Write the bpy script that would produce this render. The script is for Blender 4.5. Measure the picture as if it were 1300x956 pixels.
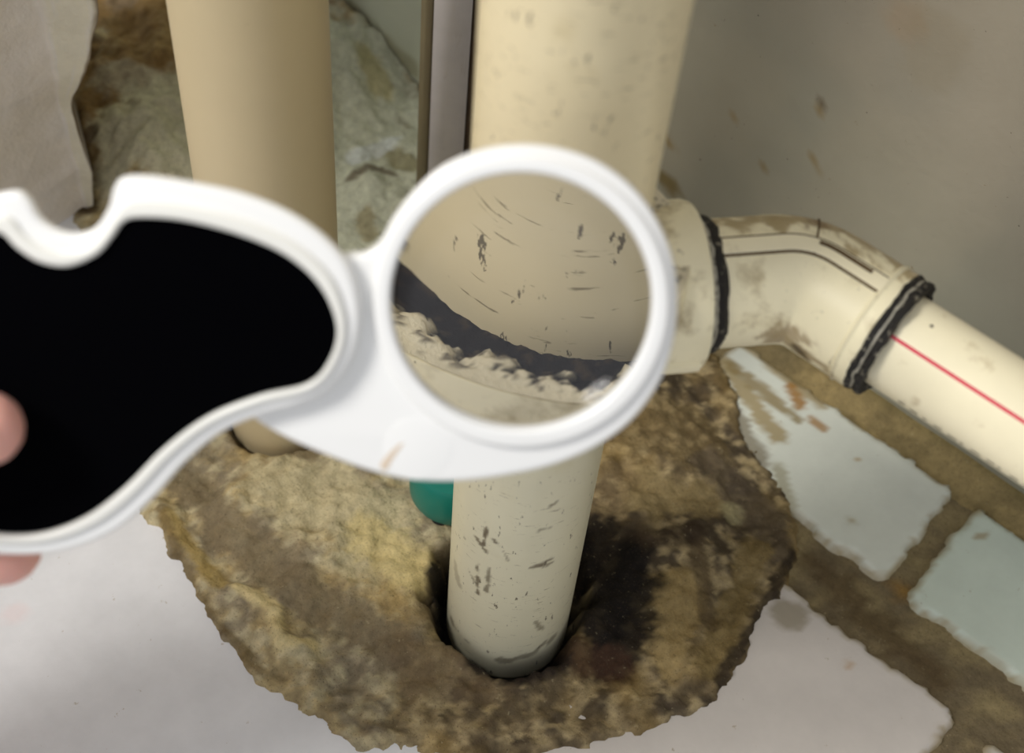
import bpy, bmesh, math
import numpy as np
from mathutils import Vector, Matrix

for o in list(bpy.data.objects): bpy.data.objects.remove(o)
S = bpy.context.scene
COL = S.collection

# ------------------------------------------------------------ camera
F, CX, CY, H = 1800.0, 650.0, 433.5, 0.53      # focal length in pixels, principal point, camera height (m)
def _rot():
    ray = lambda x, y: np.array([x-CX, -(y-CY), -F])/F
    up = -ray(485, 1800); up /= np.linalg.norm(up)
    Y = np.array([0, 0, -1.]); Y = Y-Y.dot(up)*up; Y /= np.linalg.norm(Y)
    R0 = np.array([np.cross(Y, up), Y, up])
    fl = lambda x, y: (lambda d: d/-d[2])(R0@ray(x, y))
    w = fl(1300, 640)-fl(425, 42); w /= np.linalg.norm(w); n = np.cross([0, 0, 1], w)
    return np.array([w, n, [0, 0, 1]])@R0
R = _rot()                                     # camera axes -> world axes, world x runs along the back wall
def ray(x, y): return R@(np.array([x-CX, -(y-CY), -F])/F)
def at(x, y, z=0.0):                           # point of the horizontal plane z seen at a pixel of the photo
    d = ray(x, y); p = d*((H-z)/-d[2]); p[2] = z; return p
cam = bpy.data.cameras.new('camera'); co = bpy.data.objects.new('camera', cam); COL.objects.link(co)
M4 = Matrix([list(R[i])+[0] for i in range(3)]+[[0, 0, 0, 1]]); M4[2][3] = H
co.matrix_world = M4
cam.sensor_width = 36; cam.lens = F*36/1300; cam.shift_y = -(478-CY)/1300
cam.clip_start = 0.01
cam.dof.use_dof = True; cam.dof.focus_distance = 0.52; cam.dof.aperture_fstop = 9.0; cam.dof.aperture_blades = 0
S.camera = co

# ------------------------------------------------------------ light
W = bpy.data.worlds.new('world'); S.world = W; W.use_nodes = True
W.node_tree.nodes['Background'].inputs[0].default_value = (0.93, 0.95, 1.0, 1)
W.node_tree.nodes['Background'].inputs[1].default_value = 0.56
def area(name, loc, target, size, power, color):
    l = bpy.data.lights.new(name, 'AREA'); l.shape = 'DISK'; l.size = size; l.energy = power; l.color = color
    o = bpy.data.objects.new(name, l); COL.objects.link(o); o.location = loc
    o.rotation_euler = (Vector(target)-Vector(loc)).to_track_quat('-Z', 'Y').to_euler()
area('ceiling_lamp_light', (-0.60, -0.46, 1.14), (-0.18, 0.22, 0.1), 0.34, 11.0, (1.0, 0.97, 0.92))
V = S.view_settings; V.view_transform = 'Standard'; V.look = 'None'; V.gamma = 1; V.use_curve_mapping = False; V.exposure = 0.0

# ------------------------------------------------------------ helpers
def lin(c):
    c = np.array(c, float)/255; return np.where(c <= .04045, c/12.92, ((c+.055)/1.055)**2.4)
def smooth(a, b, x):
    t = np.clip((x-a)/(b-a), 0, 1); return t*t*(3-2*t)
_rng = np.random.RandomState(7); _T = _rng.rand(256, 256)
def vnoise(x, y):
    xi, yi = np.floor(x).astype(int), np.floor(y).astype(int); fx, fy = x-xi, y-yi
    fx = fx*fx*(3-2*fx); fy = fy*fy*(3-2*fy)
    g = lambda a, b: _T[a & 255, b & 255]
    return (g(xi, yi)*(1-fx)+g(xi+1, yi)*fx)*(1-fy)+(g(xi, yi+1)*(1-fx)+g(xi+1, yi+1)*fx)*fy
def fbm(x, y, s, o=4, seed=0):                 # 0..1, s = cells per metre
    v = 0; a = .5; t = 0
    for i in range(o):
        v = v+a*vnoise(x*s+17.3*seed+i*5.1, y*s+9.7*seed+i*3.3); t += a; a *= .55; s *= 2.05
    return v/t
def seg_dist(x, y, pts):
    d = np.full(x.shape, 9.)
    if len(pts) == 1: return np.hypot(x-pts[0][0], y-pts[0][1])
    for (a, b) in zip(pts[:-1], pts[1:]):
        vx, vy = b[0]-a[0], b[1]-a[1]; t = np.clip(((x-a[0])*vx+(y-a[1])*vy)/(vx*vx+vy*vy+1e-12), 0, 1)
        d = np.minimum(d, np.hypot(x-a[0]-t*vx, y-a[1]-t*vy))
    return d
def sdf(x, y, poly):                           # positive inside
    d = seg_dist(x, y, list(poly)+[poly[0]]); ins = np.zeros(x.shape, bool)
    n = len(poly)
    for i in range(n):
        (x1, y1), (x2, y2) = poly[i][:2], poly[(i+1) % n][:2]
        if y1 == y2: continue
        c = ((y1 > y) != (y2 > y)) & (x < (x2-x1)*(y-y1)/(y2-y1)+x1); ins ^= c
    return np.where(ins, d, -d)
def blobs(col, x, y, lst, seed=3, wob=.35):
    for k, (pts, r, c, s) in enumerate(lst):
        n = fbm(x, y, 90, 4, seed+k)-.5; n2 = fbm(x, y, 420, 3, seed+k+40)-.5
        d = seg_dist(x, y, pts)/r+n*wob*3.0+n2*wob*1.6
        w = (1-smooth(.55, 1.05, d))*s
        col = col*(1-w[..., None])+lin(c)*w[..., None]
    return col
def mat(name, color=(200, 200, 200), rough=.5, attr=None, bump=0, bscale=400, var=0, vscale=200, spec=.5, dirt=None, coat=0, sss=0):
    """dirt = list of (scale xyz, threshold, softness, colour, strength)"""
    m = bpy.data.materials.new(name); m.use_nodes = True; nt = m.node_tree; N = nt.nodes; L = nt.links
    b = N['Principled BSDF']; b.inputs['Roughness'].default_value = rough; b.inputs['Specular IOR Level'].default_value = spec
    b.inputs['Coat Weight'].default_value = coat; b.inputs['Coat Roughness'].default_value = .15
    tc = N.new('ShaderNodeTexCoord')
    if attr: a = N.new('ShaderNodeAttribute'); a.attribute_name = attr; cur = a.outputs['Color']
    else: a = N.new('ShaderNodeRGB'); a.outputs[0].default_value = (*lin(color), 1); cur = a.outputs[0]
    def noise(sc, det=6, rg=.6):
        mp = N.new('ShaderNodeMapping'); mp.inputs['Scale'].default_value = sc if isinstance(sc, tuple) else (sc,)*3
        L.new(tc.outputs['Object'], mp.inputs[0]); n = N.new('ShaderNodeTexNoise'); n.inputs['Scale'].default_value = 1
        n.inputs['Detail'].default_value = det; n.inputs['Roughness'].default_value = rg; L.new(mp.outputs[0], n.inputs[0]); return n.outputs['Fac']
    def mix(f, A, B, t='MIX'):
        x = N.new('ShaderNodeMix'); x.data_type = 'RGBA'; x.blend_type = t
        if hasattr(f, 'links') or hasattr(f, 'is_linked'): L.new(f, x.inputs[0])
        else: x.inputs[0].default_value = f
        L.new(A, x.inputs[6])
        if isinstance(B, tuple): x.inputs[7].default_value = B
        else: L.new(B, x.inputs[7])
        return x.outputs[2]
    def rng(v, a, b_, c, d):
        r = N.new('ShaderNodeMapRange'); L.new(v, r.inputs[0])
        for i, q in enumerate((a, b_, c, d)): r.inputs[i+1].default_value = q
        return r.outputs[0]
    if var:
        r = rng(noise(vscale), .25, .75, 1-var, 1+var); cur = mix(1.0, cur, r, 'MULTIPLY')
    for (sc, th, so, c, st) in (dirt or []):
        cur = mix(rng(noise(sc, 5, .65), th, th+so, 0, st), cur, (*lin(c), 1))
    L.new(cur, b.inputs['Base Color'])
    if sss:
        b.inputs['Subsurface Weight'].default_value = sss; b.inputs['Subsurface Radius'].default_value = (.006, .002, .001); b.inputs['Subsurface Scale'].default_value = 1
    if bump:
        bp = N.new('ShaderNodeBump'); bp.inputs['Strength'].default_value = 1; bp.inputs['Distance'].default_value = bump
        L.new(noise(bscale, 8, .65), bp.inputs['Height']); L.new(bp.outputs[0], b.inputs['Normal'])
    return m
def link(name, me, m, parent=None, sm=True):
    o = bpy.data.objects.new(name, me); COL.objects.link(o)
    if m: me.materials.append(m)
    if sm: me.polygons.foreach_set('use_smooth', [True]*len(me.polygons))
    if parent: o.parent = parent
    return o
def tag(o, label=None, cat=None, group=None, kind=None):
    for k, v in (('label', label), ('category', cat), ('group', group), ('kind', kind)):
        if v: o[k] = v
    return o
def empty(name, loc, label, cat, rot=None):
    o = bpy.data.objects.new(name, None); COL.objects.link(o); o.empty_display_size = .02
    if rot is None: o.location = loc
    else: o.matrix_world = rot
    return tag(o, label, cat)
def mesh(name, verts, faces):
    me = bpy.data.meshes.new(name); me.from_pydata([tuple(map(float, v)) for v in verts], [], faces); me.update(); return me
def grid(name, P3, keep, colr, m, parent=None, flip=False):   # P3: (n,m,3) points, keep: (n,m) bool
    n, k = P3.shape[:2]; idx = -np.ones((n, k), int)
    q = keep[:-1, :-1] | keep[1:, :-1] | keep[:-1, 1:] | keep[1:, 1:]
    used = np.zeros((n, k), bool); used[:-1, :-1] |= q; used[1:, :-1] |= q; used[:-1, 1:] |= q; used[1:, 1:] |= q
    idx[used] = np.arange(used.sum()); I, J = np.nonzero(q)
    f = np.stack([idx[I, J], idx[I+1, J], idx[I+1, J+1], idx[I, J+1]], 1)
    if flip: f = f[:, ::-1]
    me = bpy.data.meshes.new(name); me.from_pydata(P3[used].tolist(), [], f.tolist()); me.update()
    if colr is not None:
        at_ = me.color_attributes.new('paint', 'FLOAT_COLOR', 'POINT')
        c = np.ones((used.sum(), 4)); c[:, :3] = np.clip(colr[used], 0.002, .95); at_.data.foreach_set('color', c.ravel())
    return link(name, me, m, parent)
def frame_of(d):
    d = np.array(d, float); d /= np.linalg.norm(d); a = np.cross([0, 0, 1.], d)
    if np.linalg.norm(a) < 1e-3: a = np.array([1., 0, 0])
    a /= np.linalg.norm(a); return a, np.cross(d, a)
def sweep(pts, rad, n=48, closed_ends=True, loop=False):
    """tube through pts with radius per point (constant-normal frames)"""
    pts = [np.array(p, float) for p in pts]; V_, F_ = [], []
    for i, p in enumerate(pts):
        d0 = pts[i]-pts[i-1] if i else pts[1]-pts[0]; d1 = pts[i+1]-pts[i] if i < len(pts)-1 else d0
        if np.linalg.norm(d0) < 1e-9: d0 = d1
        if np.linalg.norm(d1) < 1e-9: d1 = d0
        d = d0/np.linalg.norm(d0)+d1/np.linalg.norm(d1); a, b = frame_of(d)
        for j in range(n):
            t = 2*math.pi*j/n; V_.append(p+rad[i]*(math.cos(t)*a+math.sin(t)*b))
    for i in range(len(pts)-1):
        for j in range(n): F_.append((i*n+j, i*n+(j+1) % n, (i+1)*n+(j+1) % n, (i+1)*n+j))
    if closed_ends: F_.append(tuple(range(n))[::-1]); F_.append(tuple((len(pts)-1)*n+j for j in range(n)))
    return V_, F_
def lathe(prof, org, d, n=64, close=False):
    """profile [(r, t)] turned about the axis org + t*d"""
    org = np.array(org, float); d = np.array(d, float)/np.linalg.norm(d); a, b = frame_of(d); V_, F_ = [], []
    for (r, t) in prof:
        for j in range(n):
            th = 2*math.pi*j/n; V_.append(org+t*d+r*(math.cos(th)*a+math.sin(th)*b))
    m_ = len(prof)
    for i in range(m_-1+(1 if close else 0)):
        i2 = (i+1) % m_
        for j in range(n): F_.append((i*n+j, i*n+(j+1) % n, i2*n+(j+1) % n, i2*n+j))
    return V_, F_
def fin(me, ang=40):
    bm = bmesh.new(); bm.from_mesh(me); bmesh.ops.remove_doubles(bm, verts=bm.verts, dist=1e-6); bmesh.ops.recalc_face_normals(bm, faces=bm.faces)
    for e in bm.edges:
        if len(e.link_faces) == 2: e.smooth = e.calc_face_angle(0) < math.radians(ang)
    bm.to_mesh(me); bm.free(); return me
def add(name, vf, m, parent=None, ang=40): return link(name, fin(mesh(name, *vf), ang), m, parent)

# ------------------------------------------------------------ materials
M_PAINT = mat('painted_cement', attr='paint', rough=.82, bump=.0018, bscale=200, var=.22, vscale=260, spec=.3,
              dirt=[((700, 700, 700), .62, .07, (70, 58, 42), .6), ((500, 500, 500), .64, .05, (214, 200, 160), .3), ((1300, 1300, 1300), .58, .06, (84, 70, 52), .5)])
M_TILE = mat('glazed_tile', attr='paint', rough=.30, var=.06, vscale=60, bump=.0002, bscale=60,
             dirt=[((260, 260, 260), .68, .05, (150, 130, 90), .6)])
M_WALL = mat('grimy_wall', attr='paint', rough=.5, var=.06, vscale=18, bump=.0003, bscale=160,
             dirt=[((430, 430, 430), .705, .02, (35, 28, 22), .9), ((120, 120, 120), .70, .04, (120, 95, 50), .5)])
M_PLASTER = mat('lumpy_plaster', attr='paint', rough=.6, bump=.002, bscale=75, var=.08, vscale=100)
PV = (237, 222, 182)
M_PVC = mat('aged_cream_pvc', PV, rough=.38, var=.05, vscale=30, coat=.15,
            dirt=[((420, 420, 130), .635, .03, (60, 45, 25), .85), ((130, 130, 1000), .63, .03, (100, 84, 50), .7), ((38, 38, 38), .60, .18, (190, 168, 110), .45)])
M_PVCP = mat('scuffed_lower_pvc', attr='paint', rough=.38, var=.05, vscale=30, coat=.1,
             dirt=[((420, 420, 130), .64, .03, (60, 45, 25), .8), ((130, 130, 1000), .64, .03, (100, 84, 50), .6), ((38, 38, 38), .62, .18, (196, 178, 126), .3)])
M_PVC_L = mat('dull_cream_pvc', (206, 190, 152), rough=.42, var=.03, vscale=25, dirt=[((200, 200, 120), .745, .02, (90, 70, 40), .7)])
M_FIT = mat('stained_cream_fitting', (248, 238, 202), rough=.4, var=.05, vscale=60, coat=.1,
            dirt=[((48, 48, 48), .50, .15, (150, 128, 80), .8), ((650, 650, 650), .67, .05, (50, 38, 22), .8), ((120, 120, 120), .66, .06, (80, 62, 38), .6)])
M_FITP = mat('stained_elbow_plastic', attr='paint', rough=.4, var=.05, vscale=60, coat=.1,
            dirt=[((55, 55, 55), .56, .14, (160, 138, 90), .6), ((650, 650, 650), .67, .05, (50, 38, 22), .8), ((140, 140, 140), .66, .06, (90, 70, 42), .6)])
M_PPR = mat('cream_branch_plastic', (250, 240, 206), rough=.36, var=.04, vscale=60, coat=.15,
            dirt=[((90, 90, 90), .60, .12, (165, 138, 90), .5), ((600, 600, 600), .715, .03, (55, 42, 26), .8)])
M_RUB = mat('black_rubber', (26, 22, 18), rough=.6, bump=.0006, bscale=700, dirt=[((400, 400, 400), .60, .08, (190, 182, 160), .6)])
M_GRIME = mat('brown_grime', (92, 72, 44), rough=.8)
M_SEAMG = mat('greyish_gasket', (170, 165, 148), rough=.5, dirt=[((500, 500, 500), .55, .05, (40, 34, 26), .8)])
M_RED = mat('red_print', (222, 40, 78), rough=.4)
M_INK = mat('black_ink', (40, 36, 30), rough=.5)
M_WHITE = mat('white_plastic', (250, 250, 248), rough=.28, coat=.3)
M_WHITE2 = mat('off_white_plastic', (240, 239, 232), rough=.35, coat=.2)
M_BLACK = mat('black_fabric', (1, 1, 3), rough=1.0, bump=.0003, bscale=2500, spec=.04)
M_TEAL = mat('teal_plastic', (10, 118, 104), rough=.38)
M_HOLE = mat('dark_socket', (12, 22, 20), rough=.8)
M_METAL = mat('weathered_grey_metal', (218, 212, 212), rough=.45, var=.10, vscale=50, dirt=[((60, 60, 20), .58, .12, (176, 164, 150), .6)])
M_SHADE_BROWN = mat('shaded_brown_edge', (92, 74, 56), rough=.7, var=.15, vscale=80)  # brown post side with its shadow put into the colour
M_OLIVE = mat('olive_metal_edge', (150, 138, 108), rough=.6, var=.1, vscale=60)
M_SKIN = mat('skin', (236, 176, 162), rough=.5, sss=.25, bump=.0002, bscale=900, var=.05, vscale=120)
M_NAIL = mat('nail', (240, 200, 188), rough=.3)
g = bpy.data.materials.new('clear_lens'); g.use_nodes = True
b_ = g.node_tree.nodes['Principled BSDF']; b_.inputs['Transmission Weight'].default_value = 1; b_.inputs['Roughness'].default_value = 0; b_.inputs['IOR'].default_value = 1.5
M_GLASS = g

# ------------------------------------------------------------ setting
YW = 0.4146
BASE = at(645, 775); BASE2 = BASE[:2]
LB = at(365, 528)
OCH, BRN, DRK, BLK, CRM, GRY = (174, 156, 114), (124, 110, 84), (92, 78, 58), (26, 20, 16), (214, 202, 164), (154, 142, 116)
def pp(*pts, z=0.0): return [tuple(at(x, y, z)[:2]) for (x, y) in pts]

# floor: the cement bed in the joints
xs = np.arange(-.95, .45, .005); ys = np.arange(-.45, YW+.004, .005); X, Y = np.meshgrid(xs, ys, indexing='ij')
c = lin(OCH)*.8+0*X[..., None]; k = fbm(X, Y, 60, 4, 2)[..., None]; c = c*(1-smooth(.4, .65, k))+lin(BRN)*smooth(.4, .65, k)
c = blobs(c, X, Y, [(pp((1030, 715), (1120, 800), (1190, 862)), .008, (95, 78, 52), .8), (pp((1145, 752)), .005, (170, 130, 60), .8)], 11)
Z = .0035*(fbm(X, Y, 120, 3, 5)-.3)
Z -= .02*(1-smooth(.030, .046, np.hypot(X-BASE[0], Y-BASE[1])))
floor = tag(grid('floor', np.stack([X, Y, Z], -1), X > -9, c, M_PAINT), kind='structure')

# mortar mound around the pipe feet
out = [(182, 645), (150, 560), (112, 460), (96, 330), (92, 240), (80, 120), (92, 0), (120, -120), (300, -150), (480, 60), (600, 150), (760, 260), (880, 395),
       (925, 470), (950, 560), (985, 610), (1010, 660), (1018, 700), (985, 760), (930, 855), (905, 900), (700, 960), (450, 950), (335, 880), (300, 830), (262, 775), (222, 710)]
poly = pp(*out, z=.006)
def tile(x0, x1, y0, y1, color, seed, stains=(), rad=.006):
    xs = np.arange(x0-.004, x1+.004, .0022); ys = np.arange(y0-.004, y1+.004, .0022); X, Y = np.meshgrid(xs, ys, indexing='ij')
    qx = np.abs(X-(x0+x1)/2)-(x1-x0)/2+rad; qy = np.abs(Y-(y0+y1)/2)-(y1-y0)/2+rad
    d = rad-(np.hypot(np.maximum(qx, 0), np.maximum(qy, 0))+np.minimum(np.maximum(qx, qy), 0)) + (fbm(X, Y, 130, 3, seed)-.5)*.005
    Z = -.004+.0085*smooth(-.001, .0022, d)
    c = lin(color)+0*X[..., None]
    e = (1-smooth(.0005, .004, d+.004*(fbm(X, Y, 400, 3, seed+9)-.5)))[..., None]*.85
    c = c*(1-e)+lin(OCH)*e
    c = blobs(c, X, Y, stains, seed+3)
    tile.n = grid('tile', np.stack([X, Y, Z], -1), (d > -.0025) & (sdf(X, Y, poly) < .016), c, M_TILE, floor); return tile.n
RUST = (168, 120, 50)
stA = [(pp((905, 455), (985, 560)), .005, OCH, .9), (pp((925, 470), (1010, 540)), .004, (150, 130, 84), .85), (pp((900, 500), (960, 590)), .008, BRN, .75),
       (pp((945, 440), (1040, 520)), .0045, OCH, .85), (pp((1000, 500), (1012, 520)), .004, RUST, .9), (pp((1030, 540), (1040, 550)), .003, RUST, .8),
       (pp((1078, 668)), .003, (170, 150, 90), .6), (pp((985, 600), (1005, 680)), .004, (150, 140, 100), .6), (pp((1085, 590)), .002, (185, 150, 80), .7)]
tile(-.160, -.0375, .3405,   .4035, (232, 236, 224), 21, stA)
tile(-.0295, .10, .3405, .4035, (224, 236, 222), 22, [(pp((1232, 690), (1250, 685)), .0015, OCH, .7)])
tile(-.108, .016, .18, .3125, (218, 211, 204), 23, [(pp((1000, 785)), .008, (150, 138, 112), .7), (pp((1075, 850)), .003, (190, 150, 100), .5)])
tile(.030, .15, .19, .312, (200, 196, 188), 24)
tile(-.62, -.118, -.30, .300, (232, 233, 236), 25, [(pp((20, 785)), .006, (236, 214, 214), .4)])
tile(-.108, .15, -.30, .172, (222, 222, 222), 27)
tile(.108, .24, .3405, .4035, (204, 214, 202), 28)

# mortar mound around the pipe feet
xs = np.arange(-.62, -.05, .0016); ys = np.arange(.10, YW+.0005, .0016); X, Y = np.meshgrid(xs, ys, indexing='ij')
d = sdf(X, Y, poly)+(fbm(X, Y, 60, 4, 31)-.5)*.010+(fbm(X, Y, 240, 4, 39)-.5)*.007
nearw = smooth(YW-.03, YW, Y)
rp = np.hypot(X-BASE[0], Y-BASE[1]); rl = np.hypot(X-LB[0], Y-LB[1])
big = fbm(X, Y, 28, 3, 33)-.5; med = fbm(X, Y, 85, 4, 34)-.5; fine = fbm(X, Y, 330, 3, 35)-.5
Z = -.005+.0125*smooth(-.006, .004, d)+.008*smooth(.006, .05, d)+big*.014*smooth(0, .02, d)+med*.010*smooth(0, .01, d)+fine*.0035*smooth(0, .005, d)
# raised lip of set cement on the left, ridge and lumps
Z += .004*np.exp(-(seg_dist(X, Y, pp((200, 640), (290, 770), (400, 860), z=.008))/.006)**2)
Z += .005*np.exp(-(seg_dist(X, Y, pp((300, 755), (350, 790), (355, 835), (390, 830), z=.008))/.004)**2)
Z -= .006*np.exp(-(seg_dist(X, Y, pp((735, 700), (800, 770), (780, 840), z=.006))/.012)**2)
back = smooth(-.36, -.42, X)*smooth(.24, .27, Y); Z += .022*back*(.5+fbm(X, Y, 40, 3, 37))
hole = 1-smooth(.0262, .034, rp+(fbm(X, Y, 110, 3, 36)-.5)*.012); Z = Z*(1-hole)-.012*hole
hl = 1-smooth(.0255, .030, rl+(fbm(X, Y, 110, 3, 38)-.5)*.006); Z = Z*(1-hl)+.003*hl
k = fbm(X, Y, 75, 5, 41)[..., None]; k2 = fbm(X, Y, 210, 4, 42)[..., None]; k3 = fbm(X, Y, 30, 3, 43)[..., None]
t = smooth(-.19, -.14, X+ .3*(Y-.22))[..., None]          # darker, browner mix to the right of the front pipe
c1 = lin(OCH)*1.12*(1-smooth(.40, .62, k))+lin(GRY)*smooth(.40, .62, k)
c2 = lin((148, 130, 96))*(1-smooth(.38, .6, k))+lin((94, 82, 64))*smooth(.38, .6, k)
c = c1*(1-t)+c2*t
w = smooth(.50, .64, k2)*(.75-.0*t); c = c*(1-w)+(lin(CRM)*.8*(1-t)+lin((192, 172, 130))*t)*w
k4 = fbm(X, Y, 480, 3, 44)[..., None]; c = c*(.62+.76*k4)
w = smooth(.54, .66, 1-k2)*(.3+.3*t); c = c*(1-w)+lin(DRK)*.8*w
w = smooth(.5, .7, k3)*.4; c = c*(1-w)+lin((170, 140, 76))*w
z_ = .008
def q(*p): return pp(*p, z=z_)
bl = [(q((380, 620), (480, 690)), .024, (196, 184, 146), .8), (q((470, 690), (590, 790)), .012, (204, 186, 130), .8),
      (q((560, 640), (500, 600)), .012, (188, 180, 150), .7),
      (q((240, 610), (300, 690), (400, 770), (500, 830)), .011, (124, 110, 84), .85), (q((620, 860), (520, 850)), .012, (118, 100, 74), .7),
      (q((215, 660), (280, 745)), .004, (172, 148, 88), .8), (q((300, 750), (350, 785), (355, 830), (400, 825)), .0035, (220, 202, 150), .9),
      (q((205, 650), (250, 760), (330, 850)), .0025, (108, 88, 50), .7),
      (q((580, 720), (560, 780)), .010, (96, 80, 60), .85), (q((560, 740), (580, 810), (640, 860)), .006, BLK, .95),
      (q((470, 560), (420, 560)), .006, (120, 100, 72), .5), (q((300, 560), (400, 590)), .004, (110, 94, 66), .8),
      (q((800, 540), (880, 560)), .020, (128, 108, 68), .6), (q((820, 640), (900, 640)), .012, (158, 138, 94), .75), (q((900, 590), (975, 660), (985, 700)), .010, (92, 80, 64), .8),
      (q((780, 620), (760, 690)), .010, (132, 112, 78), .6), (q((860, 760), (850, 830)), .012, (176, 152, 102), .85), (q((930, 650)), .006, (176, 166, 126), .8),
      (q((960, 700), (900, 850)), .007, (140, 120, 76), .8), (q((880, 700), (900, 790)), .005, (100, 84, 58), .7),
      (q((800, 700), (870, 690)), .007, (66, 52, 38), .75), (q((755, 690), (800, 760), (780, 830)), .014, BLK, .92), (q((800, 730), (760, 800)), .010, (22, 17, 15), .9),  # near-black stains right of the pipe foot, its contact shadow painted in too
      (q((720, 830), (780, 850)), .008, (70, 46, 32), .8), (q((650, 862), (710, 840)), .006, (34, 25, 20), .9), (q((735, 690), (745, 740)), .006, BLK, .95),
      (q((1008, 700), (960, 790), (915, 862)), .0035, (52, 42, 32), .85),
      # behind the left pipe
      (q((170, 10), (220, 60), (180, 160)), .040, (134, 104, 58), .85), (q((100, 60), (98, 120)), .012, (96, 66, 34), .9), (q((200, 10)), .009, (70, 52, 36), .8), (q((215, 120)), .012, (160, 134, 84), .7),
      (q((165, 40)), .010, (120, 104, 84), .7), (q((125, 90)), .009, (92, 76, 62), .7), (q((150, 150), (200, 160)), .012, (186, 176, 152), .7), (q((170, 215), (235, 175), (240, 250)), .022, (206, 200, 168), .9),
      (q((103, 190), (112, 260)), .006, (74, 56, 32), .9), (q((122, 205)), .004, (84, 62, 40), .8),
      # between the pipes
      (q((450, 130), (500, 260), (460, 330), (540, 200)), .045, (206, 208, 184), .9), (q((470, 110), (480, 130)), .009, (184, 170, 110), .6),
      (q((445, 245), (470, 230), (500, 235)), .0032, (110, 98, 78), .85), (q((490, 205), (520, 220)), .007, (150, 142, 104), .8), (q((450, 215), (495, 190)), .006, (222, 226, 220), .8),
      (q((465, 290), (470, 310)), .005, (140, 126, 84), .7)]
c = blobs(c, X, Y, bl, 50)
hb = hole[..., None]*.97; c = c*(1-hb)+lin((12, 9, 7))*hb  # shade of the recess painted in: hole colour goes near black
hb = hl[..., None]*.7; c = c*(1-hb)+lin((60, 48, 34))*hb
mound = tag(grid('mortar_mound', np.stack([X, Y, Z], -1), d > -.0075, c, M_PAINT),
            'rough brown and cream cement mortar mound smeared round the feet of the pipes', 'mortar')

# fillet of mortar along the wall foot
xs = np.arange(-.95, .45, .0025); us = np.linspace(0, 1, 14); X, U = np.meshgrid(xs, us, indexing='ij')
n = fbm(X, U*.02, 90, 4, 61)-.5
Yf = .4000+(YW-.3995)*U + n*.006*(1-U)
Zf = .0015+.0045*np.sin(U*math.pi/2)+.0085*U**2+ (fbm(X, U*.02, 240, 3, 62)-.5)*.003*(1-U)
c = lin((164, 144, 98))+0*X[..., None]; w = smooth(.4, .62, fbm(X, U*.02, 120, 4, 63))[..., None]*.7
c = c*(1-w)+lin((132, 116, 78))*w
w = smooth(.7, 1, U)[..., None]*.5; c = c*(1-w)+lin((120, 108, 66))*w
def xw(x, y): return at(x, y)[0]
dk = (smooth(-.47, -.45, X)*(1-smooth(-.372, -.366, X)))[..., None]*.9; c = c*(1-dk)+lin((84, 74, 60))*dk
dk = (smooth(-.372, -.366, X)*(1-smooth(-.345, -.34, X)))[..., None]*.8; c = c*(1-dk)+lin((206, 176, 130))*dk
dk = (smooth(-.20, -.17, X)*(1-smooth(-.14, -.12, X)))[..., None]*.5; c = c*(1-dk)+lin((110, 100, 74))*dk
tag(grid('trim_1', np.stack([X, Yf, Zf], -1), X > -9, c, M_PAINT), kind='structure')

# back wall
xs = np.arange(-.95, .62, .004); zs = np.arange(-.01, .78, .004); X, Z = np.meshgrid(xs, zs, indexing='ij')
def wp(x, y): d_ = ray(x, y); p = d_*(YW/d_[1]); return (p[0], H+p[2])
Yv = YW+(fbm(X, Z, 12, 3, 71)-.5)*.003
c = lin((162, 157, 138))+0*X[..., None]; w = smooth(.42, .6, fbm(X, Z, 14, 3, 72))[..., None]*.6; c = c*(1-w)+lin((150, 149, 133))*w
pk = smooth(.0, .10, Z-.10+.4*(X+.12))[..., None]*.5; c = c*(1-pk)+lin((166, 154, 138))*pk
gr = (1-smooth(-.36, -.30, X))[..., None]; c = c*(1-gr)+lin((208, 212, 190))*gr
c = blobs(c, X, Z, [([wp(965, 205), wp(967, 216)], .0016, (132, 112, 66), .7), ([wp(1032, 195), wp(1037, 215)], .0011, (140, 118, 70), .7),
                    ([wp(840, 170), wp(852, 185)], .003, (140, 116, 60), .8), ([wp(838, 225), wp(856, 242)], .005, (120, 104, 62), .9),
                    ([wp(1150, 25)], .01, (170, 140, 104), .3), ([wp(1190, 45), wp(1180, 80)], .014, (150, 138, 112), .3), ([wp(1044, 130), wp(1056, 135)], .0015, (90, 70, 40), .9),
                    ([wp(1005, 128), wp(1016, 130)], .0012, (110, 90, 50), .9), ([wp(1040, 140)], .002, (140, 118, 70), .7), ([wp(930, 148)], .002, (150, 130, 90), .7),
                    ([wp(1160, 508)], .004, (150, 136, 90), .7), ([wp(430, 0), wp(520, 85)], .008, (150, 140, 96), .55)], 73, .25)
tag(grid('wall_back', np.stack([X, Yv, Z], -1), X > -9, c, M_WALL, flip=True), kind='structure')

# plaster pier: end of the left wall, rounded arris, ragged right edge
zs = np.arange(-.005, .50, .004); ss = np.linspace(0, 1, 90); Zp, Sg = np.meshgrid(zs, ss, indexing='ij')
PC = at(112, 275)[:2]                          # foot of the arris
L1 = np.array([-.05, -1.0]); L1 /= np.linalg.norm(L1)
def pier_pt(z, s):
    wid = .002+.07*np.maximum(z, 0)+.16*np.maximum(z-.06, 0)+.003*np.sin(z*60)      # right face grows with height
    a = np.clip(s/.62, 0, 1); b = np.clip((s-.62)/.38, 0, 1)
    x = PC[0]+L1[0]*.50*(1-a)+b*wid*.92; y = PC[1]+L1[1]*.50*(1-a)+b*wid*.55
    x = x-.010*np.exp(-((s-.62)/.05)**2)*0
    return x, y
Xp, Yp = pier_pt(Zp, Sg)
bulge = (fbm(Yp-Xp, Zp, 22, 4, 81)-.5); Xp = Xp+bulge*.016+(fbm(Yp-Xp, Zp, 110, 3, 85)-.5)*.004; Yp = Yp-bulge*.006
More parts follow.
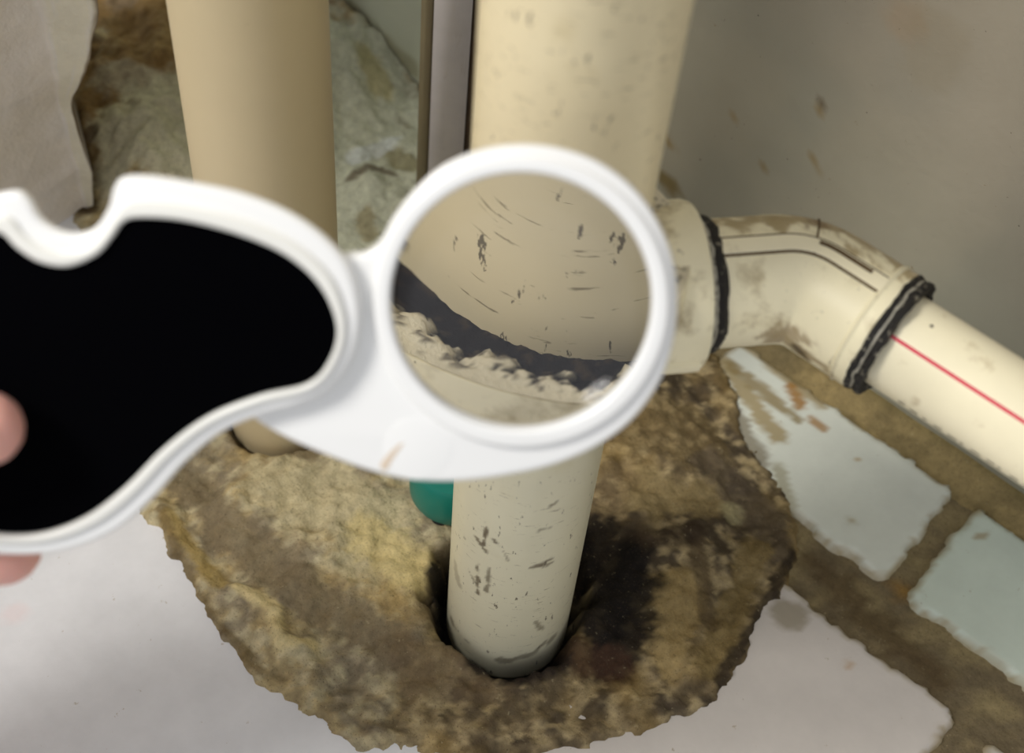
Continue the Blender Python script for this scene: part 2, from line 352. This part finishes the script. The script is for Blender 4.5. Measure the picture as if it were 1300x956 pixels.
c = lin((236, 228, 216))+0*Xp[..., None]; w = smooth(.60, .72, Sg)[..., None]*.75; c = c*(1-w)+lin((226, 220, 192))*w
w = smooth(.955, .995, Sg+.05*(fbm(Sg, Zp, 90, 4, 82)-.5))[..., None]*.85; c = c*(1-w)+lin((104, 80, 44))*w
w = smooth(.6, .7, fbm(Sg*.3, Zp, 70, 4, 83))[..., None]*.4; c = c*(1-w)+lin((226, 222, 216))*w
pts = np.stack([Xp, Yp, Zp], -1)
# return face behind the ragged edge gives the plaster its thickness
back_ = pts[:, -1:, :].copy(); back_[..., 0] -= .09; back_[..., 1] += .05
pts = np.concatenate([pts, back_], 1); c = np.concatenate([c, c[:, -1:, :]*0+lin((120, 96, 56))], 1)
tag(grid('wall_left', pts, np.ones(pts.shape[:2], bool), c, M_PLASTER), kind='structure')

# ------------------------------------------------------------ pipes
def paint3(o, e, base, lst, seed):
    me = o.data; n_ = len(me.vertices); co_ = np.empty(n_*3); me.vertices.foreach_get('co', co_); P_ = co_.reshape(-1, 3)+np.array(e.location)
    c_ = lin(base)+np.zeros((n_, 1)); u_, v_ = P_[:, 0]+P_[:, 1]*.4, P_[:, 2]-P_[:, 1]*.6
    for k_, (pts, rr_, cc, st_) in enumerate(lst):
        dist = np.full(n_, 9.); pts = [np.array(p) for p in pts]
        for a, b in zip(pts, pts[1:] or pts):
            ab = b-a; t_ = np.clip(((P_-a)@ab)/(ab@ab+1e-12), 0, 1)[:, None]; dist = np.minimum(dist, np.linalg.norm(P_-a-t_*ab, axis=1))
        q_ = dist/rr_+(fbm(u_, v_, 260, 4, seed+k_)-.5)*2.4
        w_ = ((1-smooth(.4, 1.1, q_))*st_)[:, None]; c_ = c_*(1-w_)+lin(cc)*w_
    at_ = me.color_attributes.new('paint', 'FLOAT_COLOR', 'POINT'); full = np.ones((n_, 4)); full[:, :3] = c_; at_.data.foreach_set('color', full.ravel())
rt = np.cross([0, 0, 1], BASE); rt[2] = 0; rt /= np.linalg.norm(rt)
TILT = rt*.004                                 # sideways lean over 0.3 m of height
def axis(z): return np.array([BASE[0], BASE[1], 0])+TILT*(z/.3)+np.array([0, 0, z])
up = axis(1)-axis(0)
def tube_wall(p0, p1, r, wall=.0025):
    d_ = np.array(p1)-np.array(p0); L_ = np.linalg.norm(d_)
    return lathe([(r-.0006, 0), (r, .0006), (r, L_*.25), (r, L_*.5), (r, L_*.75), (r, L_), (r-wall, L_), (r-wall, 0)], p0, d_, 96, close=True)
drain = empty('drain_pipe', (BASE[0], BASE[1], 0), 'front cream plastic drain pipe rising from the dark hole in the mortar, behind the lens', 'pipe')
def local(vf, e):
    inv = e.matrix_world.inverted() if e.matrix_world != Matrix() else None
    return vf
def child(name, vf, m, e, ang=40, lab=None):
    loc = np.array(e.location); o = add(name, ([np.array(v)-loc for v in vf[0]], vf[1]), m, e, ang)
    if lab: o['label'] = lab
    return o
lz = [-.012+.0014*i for i in range(int(.197/.0014)+1)]
lo = child('lower_pipe', lathe([(.0244, -.012)]+[(.0250, z) for z in lz[1:]]+[(.0225, lz[-1]), (.0225, -.012)], axis(0), up, 220, close=True), M_PVCP, drain)
def cyl(x, y):                                 # point of the front pipe's skin seen at a pixel of the photo
    d_ = ray(x, y); a = d_[0]**2+d_[1]**2; b = -2*(d_[0]*BASE[0]+d_[1]*BASE[1]); t = (-b-math.sqrt(b*b-4*a*(BASE2@BASE2-.025**2)))/(2*a)
    return np.array([0, 0, H])+d_*t
SC = (84, 68, 44)
paint3(lo, drain, (226, 220, 190), [([cyl(x, y) for x, y in l], w_, SC, st_) for l, w_, st_ in (
    ([(617, 655), (619, 672), (615, 690)], .0009, .9), ([(606, 680), (618, 700)], .0011, .8), ([(625, 683), (634, 692)], .0011, .9), ([(608, 715), (607, 752)], .0010, .8), ([(622, 720), (618, 750)], .0013, .7),
    ([(596, 722), (606, 742)], .0012, .6), ([(676, 722), (700, 712)], .0013, .8), ([(690, 720), (704, 716)], .0012, .7), ([(700, 645), (710, 640)], .0011, .8), ([(587, 638), (586, 650)], .0009, .8), ([(590, 672), (592, 680)], .0010, .8),
    ([(580, 715), (584, 740)], .0022, .35), ([(680, 790), (690, 800)], .0016, .6), ([(640, 700), (645, 712)], .0009, .6), ([(685, 675), (700, 672)], .0008, .6), ([(575, 790), (640, 838), (700, 812)], .0028, .6))], 150)
child('upper_pipe', tube_wall(axis(.186), axis(.62), .0250), M_PVC, drain)
# dirty scuffs scratched on the lower pipe
tee_z = .205
tee = empty('tee_fitting', tuple(axis(tee_z)), 'cream plastic branch fitting around the front pipe, mostly hidden behind the magnifier', 'pipe fitting')
corner = np.array(at(1014, 352, tee_z)); bd = corner-axis(tee_z); bd[2] = 0; bd /= np.linalg.norm(bd)
rd = (at(884, 364, tee_z)-axis(tee_z)).dot(bd)      # distance from the pipe axis to the first ring      # branch direction
RT = .0400; ztop = .2278
child('body', lathe([(.0256, -.030), (.0285, -.030), (.0292, -.028), (.0292, -.018), (.0305, -.012), (.0315, .004), (RT-.0005, .008), (RT, .010), (RT, .015), (RT-.0010, ztop-tee_z), (RT-.0032, ztop-tee_z), (RT-.0036, .012), (.0256, .008)],
      axis(tee_z), up, 96, close=True), M_FIT, tee)
child('branch_socket', lathe([(.018, .012), (.0245, .012), (.0255, .030), (.0262, .034), (.0262, rd-.004), (.0255, rd-.002), (.0215, rd-.0015), (.0205, rd-.006)], axis(tee_z), bd, 80, close=True), M_FIT, tee)
# dirt and torn sealant lying in the mouth of the upper socket
rr = np.linspace(.0247, RT-.0012, 26); th = np.linspace(0, 2*math.pi, 321); RR, TH = np.meshgrid(rr, th, indexing='ij')
a_, b2 = frame_of(up); ct = axis(ztop)
Xs = RR*np.cos(TH); Ys = RR*np.sin(TH); nn = fbm(Xs+.5, Ys+.5, 260, 4, 91); n3 = fbm(Xs+.5, Ys+.5, 800, 3, 92)
u = (RR-.0247)/(RT-.0012-.0247)
hgt = -.0045+.005*smooth(.25, .75, u+(nn-.5)*.9)+(n3-.5)*.0012
hgt = np.where(u > .80, .0002+.0004*(n3-.5), hgt)
P3 = ct+RR[..., None]*(np.cos(TH)[..., None]*a_+np.sin(TH)[..., None]*b2)+hgt[..., None]*np.array([0, 0, 1.])
cd = smooth(.54, .64, u+(nn-.5)*1.3+(fbm(Xs+.5, Ys+.5, 70, 2, 93)-.5)*1.0+(n3-.5)*.35)[..., None]; c = lin((16, 9, 10))*(1-cd)+lin((222, 212, 184))*cd
w = smooth(.62, .7, n3)[..., None]*.8*(1-smooth(.85, 1, u))[..., None]; c = c*(1-w)+lin((60, 48, 34))*w
sl = grid('sealant_ring', P3-np.array(tee.location), np.ones(P3.shape[:2], bool), c, mat('socket_dirt', attr='paint', spec=.15, rough=.9, bump=.0006, bscale=900), tee, flip=True)
sl['label'] = 'crumbling black and cream sealant in the socket mouth'

# left pipe
lp = empty('drain_pipe', (LB[0], LB[1], 0), 'plain cream drain pipe standing at the left behind the black handle', 'pipe')
child('pipe_wall', tube_wall((LB[0], LB[1], .002), (LB[0], LB[1], .55), .0252), M_PVC_L, lp)

# ------------------------------------------------------------ elbow and branch pipe
ed = np.array([1., 0.012, 0]); ed /= np.linalg.norm(ed)
ring1 = axis(tee_z)+bd*rd; L2_ = .0310                        # elbow: from ring 1 over the corner to ring 2
ring2 = corner+ed*L2_
def dense(p, k=3): return [p[i]+(p[i+1]-p[i])*t/k for i in range(len(p)-1) for t in range(k)]+[p[-1]]
elbow = empty('elbow_fitting', tuple(corner-np.array([0, 0, .02])), 'stained cream plastic elbow with moulded ribs between two black rings', 'pipe fitting')
def path(p0, c_, p1, rb=.010, n_=9):
    d0 = (c_-p0)/np.linalg.norm(c_-p0); d1 = (p1-c_)/np.linalg.norm(p1-c_); a = c_-d0*rb; b = c_+d1*rb; out_ = [p0+(a-p0)*t for t in (0, .25, .5, .75)]
    for i in range(n_+1):
        t = i/n_; out_.append((1-t)**2*a+2*t*(1-t)*c_+t*t*b)
    return out_+[b+(p1-b)*t for t in (.25, .5, .75, 1)]
pe = path(ring1, corner, ring2); RE = .0197
re = [RE-.0004]+[RE]*(len(pe)-3)+[RE+.0002, RE-.0004]
pd = dense(pe, 5); rd_ = [RE-.0004]+[RE]*(len(pd)-2)+[RE-.0004]
eb = child('body', sweep(pd, rd_, 140), M_FITP, elbow, 50)
paint3(eb, elbow, (248, 238, 202), [
    ([ring1+np.array([0, .6, .8])*RE, corner+np.array([-.006, .55, .83])*RE, ring2+np.array([-.012, .6, .8])*RE], .0075, (150, 126, 76), .75),
    ([corner+np.array([-.1, .45, .9])*RE], .006, (120, 92, 56), .7),
    ([corner+np.array([-.1, -.75, .2])*RE, corner+np.array([.1, -.6, .6])*RE], .003, (170, 140, 86), .7),
    ([corner+np.array([.3, -1, -.1])*RE, corner+np.array([.8, -1, -.25])*RE], .0075, (140, 112, 68), .7),
    ([corner+np.array([.75, -.9, -.4])*RE], .004, (60, 44, 28), .85),
    ([corner+np.array([-.5, -.95, .1])*RE], .004, (160, 130, 84), .6)], 120)
hi = lambda p, q_, r_: (lathe([(r_-.002, 0), (r_, .0003), (r_+.0006, .0012), (r_, .0021), (r_-.002, .0024)], p, q_, 80))
d2 = ed
child('end_bead', hi(ring2-d2*.0065, d2, RE), M_FIT, elbow)
def surf_strip(path_, rad, ang0, w_, h0, n_=7):
    """strip following the swept surface, ang0 from the horizontal side that faces the room"""
    V_, F_ = [], []
    for i, p in enumerate(path_):
        dd = path_[min(i+1, len(path_)-1)]-path_[max(i-1, 0)]; a, b = frame_of(dd)
        for j in range(n_):
            t = ang0+(j/(n_-1)-.5)*w_/rad; hh = rad+(h0 if 0 < j < n_-1 else -.0006)
            V_.append(p+hh*(math.cos(t)*-a+math.sin(t)*b))
    m_ = len(path_)
    for i in range(m_-1):
        for j in range(n_-1): F_.append((i*n_+j, i*n_+j+1, (i+1)*n_+j+1, (i+1)*n_+j))
    return V_, F_
fa, fb = frame_of(bd); cv0 = np.array([0, 0, H])-ring1; ca = math.atan2(cv0.dot(fb), cv0.dot(-fa))
child('mould_line', surf_strip([axis(tee_z)+bd*(.03+(rd-.034)*t/8) for t in range(9)], .0262, ca-1.12, .0055, .0012), M_FIT, tee)
# rib on the crown of the elbow: grimy edges, pale raised strip
A0 = math.radians(84)
rp_ = dense(pe, 2)[0:-2]
child('rib_grime', surf_strip(rp_, RE, A0, .0092, .00030), M_GRIME, elbow, lab='brown dirt lines along the rib')
child('crown_rib', surf_strip(rp_, RE, A0, .0072, .00060), M_PPR, elbow)
rp2 = rp_[len(rp_)//2+3:-2]
child('rib_grime', surf_strip(rp2, RE, A0+.06, .0018, .0009), M_GRIME, elbow)
# mitre seam
dm = (bd+ed); dm /= np.linalg.norm(dm)
sa, sb = frame_of(dm); pc = pe[len(pe)//2]; V_, F_ = [], []
n_ = 60; a0s, a1s = math.radians(74), math.radians(178)
for i in range(n_+1):
    t = a0s+(a1s-a0s)*i/n_
    for (dr, dx) in ((-.001, -.0005), (.00045, -.0002), (.00045, .0002), (-.001, .0005)):
        V_.append(pc+(RE*1.0+dr)*(math.cos(t)*-sa*1.0+math.sin(t)*sb)+dm*dx)
for i in range(n_):
    for j in range(3): F_.append((i*4+j, i*4+j+1, i*4+5+j, i*4+4+j))
child('mitre_seam', (V_, F_), M_GRIME, elbow)
def seal(p, dd, r_, k, name='rubber_ring'):
    dd = np.array(dd)/np.linalg.norm(dd)
    P_ = lambda l: [(r_+a, b*k) for a, b in l]
    for prof_, nm, m_, lb in ((P_([(-.003, -.0020), (.0006, -.0020), (.0013, -.0012), (.0006, -.0001), (-.003, -.0001)]), name, M_RUB, 'black rubber sealing ring'),
                              (P_([(-.003, -.0003), (.0004, -.0003), (.0004, .0007), (-.003, .0007)]), 'gasket', M_SEAMG, 'pale grey gasket'),
                              (P_([(-.003, .0006), (.0004, .0006), (.0010, .0016), (.0002, .0025), (-.003, .0025)]), name, M_RUB, 'black rubber sealing ring')):
        V_, F_ = lathe(prof_, p, dd, 120); V_ = np.array(V_)
        w_ = (fbm(V_[:, 0]+V_[:, 2], V_[:, 1]-V_[:, 2], 260, 3, 131)-.5)*.0022*(nm != 'gasket')      # torn, uneven edge
        child(nm, (list(V_+dd*w_[:, None]), F_), m_, elbow, lab=lb)
seal(ring1+bd*.0002, bd, RE+.0003, 1.55); seal(ring2+ed*.0010, ed, .0187, 1.25)
bp_ = empty('branch_pipe', tuple(ring2-np.array([0, 0, .016])), 'cream plastic branch pipe with a thin red line running out to the right', 'pipe')
RB = .0152; q0 = ring2+ed*.002; q1 = ring2+ed*.30
child('pipe_wall', tube_wall(q0, q1, RB, .003), M_PPR, bp_)
st = [q0+(q1-q0)*(.006+.99*t/30) for t in range(31)]
camv = np.array([0, 0, H])-ring2; pa, pb = frame_of(ed); cang = math.atan2(camv.dot(pb), camv.dot(-pa))
child('printed_stripe', surf_strip(st, RB+.0006, cang+.02, .0011, -.00035, 4), M_RED, bp_, lab='thin red printed line')
rg = np.random.RandomState(4); V_, F_ = [], []
for k in range(34):                            # worn line of print along the underside
    t = .012+k*.0042+rg.rand()*.001; ln = .0012+rg.rand()*.0019; an = cang-1.28+rg.rand()*.05; p = q0+ed*t
    for (tt, da) in ((0, 0), (ln, 0), (ln, .05), (0, .05)):
        V_.append(p+ed*tt+(RB+.00012)*(math.cos(an+da)*-pa+math.sin(an+da)*pb))
    F_.append((4*k, 4*k+1, 4*k+2, 4*k+3))
o = child('worn_print', (V_, F_), M_INK, bp_, lab='worn black print marks'); o['kind'] = 'stuff'
# a dark speck on the branch pipe
an = cang+.62; p = q0+ed*.0095
vs = lathe([(.0001, 0), (.0006, .0), (.0004, .0004), (.0001, .0005)], p+(RB-.0001)*(math.cos(an)*-pa+math.sin(an)*pb), math.cos(an)*-pa+math.sin(an)*pb, 10)
child('speck', vs, M_INK, bp_)

# ------------------------------------------------------------ grey metal post
PB = at(561, 322)[:2]
post = empty('metal_post', (PB[0], PB[1], 0), 'weathered grey square metal post between the two big pipes', 'post')
vd = -PB/np.linalg.norm(PB); vx = np.array([-vd[1], vd[0]])*1.0       # facing the camera, vx to the right
def post_face(x0, x1, d0, d1, name, m_):
    V_ = []
    for zz in (-.004, .62):
        for (a, b) in ((x0, d0), (x1, d0), (x1, d1), (x0, d1)):
            p = PB+vx*a+vd*b; V_.append((p[0], p[1], zz))
    bm = bmesh.new(); vv = [bm.verts.new(np.array(v)-np.array(post.location)) for v in V_]
    for f_ in ((0, 1, 2, 3), (4, 5, 6, 7), (0, 1, 5, 4), (1, 2, 6, 5), (2, 3, 7, 6), (3, 0, 4, 7)): bm.faces.new([vv[i] for i in f_])
    bmesh.ops.recalc_face_normals(bm, faces=bm.faces)
    bmesh.ops.bevel(bm, geom=bm.edges[:], offset=.0012, segments=2, affect='EDGES')
    me = bpy.data.meshes.new(name); bm.to_mesh(me); bm.free(); return link(name, fin(me), m_, post)
if vx.dot(np.cross([0, 0, 1], np.append(vd, 0))[:2]) < 0: vx = -vx
if (R.T@np.append(vx, 0))[0] < 0: vx = -vx
post_face(-.0082, .0072, -.012, .006, 'front_face', M_METAL)
post_face(-.0135, -.0078, -.016, .001, 'left_flange', M_OLIVE)
post_face(.0068, .0112, -.018, .001, 'right_flange', M_SHADE_BROWN)  # dark brown paints in the shadow side of the post
child('foot_mortar', lathe([(.030, -.004), (.026, .004), (.021, .009), (.0205, -.004)], (PB[0], PB[1], .004), (0, 0, 1), 40, close=True), mat('foot_cement', (150, 138, 104), rough=.85, bump=.003, bscale=200, var=.25), post)

# ------------------------------------------------------------ teal cap
TC = at(574, 634, .010)
capo = empty('plastic_cap', (TC[0], TC[1], .009), 'round teal plastic cap on the mortar just behind the front pipe foot', 'cap')
child('body', lathe([(.0001, 0), (.0075, .0004), (.0125, .0025), (.0160, .0062), (.0182, .0115), (.0184, .017), (.0178, .030), (.0165, .0325), (.0001, .033)], (TC[0], TC[1], .009), (0, 0, 1), 64), M_TEAL, capo)
cv = np.array([-TC[0], -TC[1], 0]); cv /= np.linalg.norm(cv); cr = np.array(R[:, 0]); cr[2] = 0; cr /= np.linalg.norm(cr)
hd = cv*.93-cr*.30; hd /= np.linalg.norm(hd); hn = hd*.75+np.array([0, 0, -.66])
child('drain_hole', lathe([(.0001, 0), (.0030, 0), (.0036, -.0008), (.0036, -.003), (.0001, -.003)], np.array([TC[0], TC[1], .009+.0060])+hd*.0158, hn, 24), M_HOLE, capo, lab='dark hole low in the side')

# ------------------------------------------------------------ magnifier
DM = .32; tlt = math.radians(16)
Rm = R@np.array([[1, 0, 0], [0, math.cos(tlt), -math.sin(tlt)], [0, math.sin(tlt), math.cos(tlt)]])
O = np.array([0, 0, H])+ray(CX, CY)*DM
MM = Matrix([list(Rm[i])+[O[i]] for i in range(3)]+[[0, 0, 0, 1]])
mag = empty('magnifier', None, 'white folding magnifier with a round lens held over the front pipe', 'magnifier', rot=MM)
def ml(x, y):
    d_ = ray(x, y); o_ = np.array([0, 0, H]); n_ = Rm[:, 2]; t_ = (O-o_).dot(n_)/d_.dot(n_); return (Rm.T@(o_+d_*t_-O))[:2]
def mpts(l): return [ml(*p) for p in l]
def spline(pts, k=8):
    pts = [np.array(p) for p in pts]; out_ = []; n_ = len(pts)
    for i in range(n_):
        p0, p1, p2, p3 = pts[i-1], pts[i], pts[(i+1) % n_], pts[(i+2) % n_]
        for j in range(k):
            t = j/k; out_.append(.5*((2*p1)+(-p0+p2)*t+(2*p0-5*p1+4*p2-p3)*t*t+(-p0+3*p1-3*p2+p3)*t**3))
    return out_
def plate(name, loops, z0, z1, bev, m, parent, seg=4):
    cu = bpy.data.curves.new(name, 'CURVE'); cu.dimensions = '2D'; cu.fill_mode = 'BOTH'
    for lp_ in loops:
        s = cu.splines.new('POLY'); s.points.add(len(lp_)-1); s.use_cyclic_u = True
        for i, p in enumerate(lp_): s.points[i].co = (p[0], p[1], 0, 1)
    cu.extrude = (z1-z0)/2-bev; cu.bevel_depth = bev; cu.bevel_resolution = seg; cu.offset = -bev
    t = bpy.data.objects.new('tmp', cu); COL.objects.link(t); bpy.context.view_layer.update()
    me = bpy.data.meshes.new_from_object(t.evaluated_get(bpy.context.evaluated_depsgraph_get())); bpy.data.objects.remove(t)
    me.transform(Matrix.Translation((0, 0, (z0+z1)/2))); me.materials.clear()
    fin(me, 35); me.name = name
    return link(name, me, m, parent)
def circ(cx, cy, rx, ry, n=128): return [ml(cx+rx*math.cos(2*math.pi*i/n), cy+ry*math.sin(2*math.pi*i/n)) for i in range(n)]
LC = (662, 382); lr = 164.5
frame_out = [(861, 385), (856, 435), (838, 488), (802, 537), (755, 571), (700, 594), (640, 607), (580, 614), (520, 612), (468, 600), (410, 579), (360, 557), (322, 534), (290, 505),
             (290, 440), (330, 370), (400, 330), (440, 324), (463, 322), (482, 308), (500, 276), (526, 243), (562, 212), (610, 192), (660, 185), (712, 190), (762, 208), (806, 241), (838, 286), (856, 335)]
holder = plate('lens_frame', [spline(mpts(frame_out), 6), circ(*LC, lr+1, lr-1.5)], -.0050, -.0005, .0015, M_WHITE, mag)
# raised round bead round the glass
plate('rim_bead', [circ(*LC, lr+24, lr+21), circ(*LC, lr+1, lr-1.5)], -.0012, .0012, .0011, M_WHITE, holder)
# glass
fl_ = .110; Rc = 2*fl_*.5; ra = np.linalg.norm(ml(LC[0]+lr+4, LC[1])-ml(*LC)); sag = Rc-math.sqrt(Rc*Rc-ra*ra); prof = []
for i in range(41): r_ = ra*i/40; prof.append((max(r_, 1e-5), .0008+sag-(Rc-math.sqrt(Rc*Rc-r_*r_))))
for i in range(40, -1, -1): r_ = ra*i/40; prof.append((max(r_, 1e-5), -.0008-sag+(Rc-math.sqrt(Rc*Rc-r_*r_))))
lc = ml(*LC)
lens = add('lens', lathe(prof, (lc[0], lc[1], -.0026), (0, 0, 1), 160), M_GLASS, mag, 50); lens['label'] = 'clear round magnifying lens'
# pivot boss where the handle swings
plate('pivot', [circ(530, 570, 44, 40, 64)], -.0012, -.00045, .0002, M_WHITE, mag)
plate('pivot_mark', [spline(mpts([(482, 592), (492, 578), (505, 566), (512, 564), (500, 582), (490, 598)]), 5)], -.0009, -.0004, .0001, mat('faint_brown_mark', (226, 208, 186), rough=.5), mag)
h_out = [(0, 243), (28, 239), (44, 250), (60, 276), (90, 292), (122, 288), (142, 262), (150, 234), (164, 221), (200, 221), (250, 229), (310, 242), (370, 266), (418, 300), (448, 340),
         (460, 395), (450, 447), (420, 488), (380, 508), (335, 521), (285, 543), (240, 580), (200, 625), (155, 664), (100, 688), (40, 697), (-40, 690), (-110, 660), (-170, 600), (-205, 520),
         (-212, 430), (-190, 355), (-140, 295), (-70, 255)]
h_in = [(-5, 288), (14, 292), (32, 310), (60, 327), (95, 332), (130, 318), (150, 296), (164, 277), (185, 271), (240, 275), (310, 293), (370, 320), (412, 360), (431, 410),
        (420, 452), (393, 479), (335, 493), (270, 519), (215, 559), (165, 609), (115, 646), (60, 666), (0, 667), (-60, 655), (-120, 622), (-165, 570), (-182, 500), (-185, 430), (-165, 370), (-120, 320), (-60, 292)]
so, si = spline(mpts(h_out), 7), spline(mpts(h_in), 7)
handle = plate('handle', [so, si], .0002, .0042, .0016, M_WHITE, mag)
handle['label'] = 'white rimmed handle with thumb notch'
mid = [tuple(.58*np.array(min(si, key=lambda s: np.hypot(*(s-p))))+.42*p) for p in so]
plate('rim_ledge', [mid, si], .0036, .0056, .0009, M_WHITE2, handle)
plate('black_inlay', [[tuple(np.array(p)*1.0) for p in spline(mpts([(x+(2 if x > 100 else -2)*0, y) for x, y in h_in]), 7)]], .0006, .0040, .0002, M_BLACK, handle)['label'] = 'matt black fabric inlay'

# ------------------------------------------------------------ hand
hand = empty('hand', None, 'bare hand at the left edge pinching the magnifier handle between thumb and fingers', 'hand', rot=MM)
def mp3(x, y, z): a = ml(x, y)*(1-z/DM); return (a[0], a[1], z)
chains = [
    [(-20, 522, .0140, .0088), (-60, 528, .0150, .0092), (-120, 545, .0165, .0096), (-190, 585, .0150, .0092), (-270, 640, .0060, .0115), (-350, 720, -.010, .0150), (-430, 800, -.022, .0180)],
    [(8, 716, -.0135, .0092), (-50, 728, -.0145, .0086), (-110, 728, -.0165, .0088), (-180, 752, -.022, .0092), (-270, 760, -.030, .0098), (-370, 760, -.034, .0125)],
    [(-70, 610, -.0130, .0080), (-130, 625, -.0165, .0088), (-200, 650, -.024, .0092), (-280, 680, -.036, .0098), (-400, 690, -.044, .0130)],
    [(-110, 530, -.0130, .0076), (-170, 545, -.018, .0084), (-240, 565, -.028, .0088), (-320, 600, -.042, .0094), (-430, 630, -.050, .0125)],
    [(-150, 460, -.0130, .0066), (-200, 470, -.018, .0072), (-260, 490, -.028, .0076), (-340, 530, -.044, .0082), (-450, 580, -.052, .0110)],
    [(-370, 760, -.034, .0125), (-430, 820, -.030, .0190), (-520, 900, -.034, .0210), (-640, 1000, -.040, .0225), (-900, 1180, -.045, .0290)],
    [(-400, 690, -.044, .0130), (-470, 800, -.040, .0180), (-520, 900, -.034, .0210)], [(-430, 630, -.050, .0125), (-500, 760, -.046, .0170), (-560, 900, -.040, .0200)],
    [(-450, 580, -.052, .0110), (-530, 740, -.048, .0150), (-620, 960, -.042, .0200)]]
bm = bmesh.new()
for ch in chains:
    pr = [(np.array(mp3(*p[:3])), p[3]) for p in ch]
    for (a, ra_), (b, rb_) in zip(pr[:-1], pr[1:]):
        n_ = max(2, int(np.linalg.norm(b-a)/.0012))
        for i in range(n_+1):
            t = i/n_; p = a+(b-a)*t; r_ = ra_+(rb_-ra_)*t
            bmesh.ops.create_icosphere(bm, subdivisions=2, radius=r_, matrix=Matrix.Translation(p))
me = bpy.data.meshes.new('skin'); bm.to_mesh(me); bm.free()
t = bpy.data.objects.new('tmp', me); COL.objects.link(t)
md = t.modifiers.new('r', 'REMESH'); md.mode = 'VOXEL'; md.voxel_size = .0011
md = t.modifiers.new('s', 'SMOOTH'); md.iterations = 10; md.factor = .5
bpy.context.view_layer.update(); me2 = bpy.data.meshes.new_from_object(t.evaluated_get(bpy.context.evaluated_depsgraph_get())); bpy.data.objects.remove(t)
me2.materials.clear(); link('skin', me2, M_SKIN, hand)
nl = []
for (x, y) in [(-14+26*math.cos(a)-20, 522+27*math.sin(a)) for a in np.linspace(0, 2*math.pi, 24, endpoint=False)]: nl.append(mp3(x, y, .0215)[:2])
plate('thumb_nail', [nl], .0207, .0214, .0002, M_NAIL, hand)
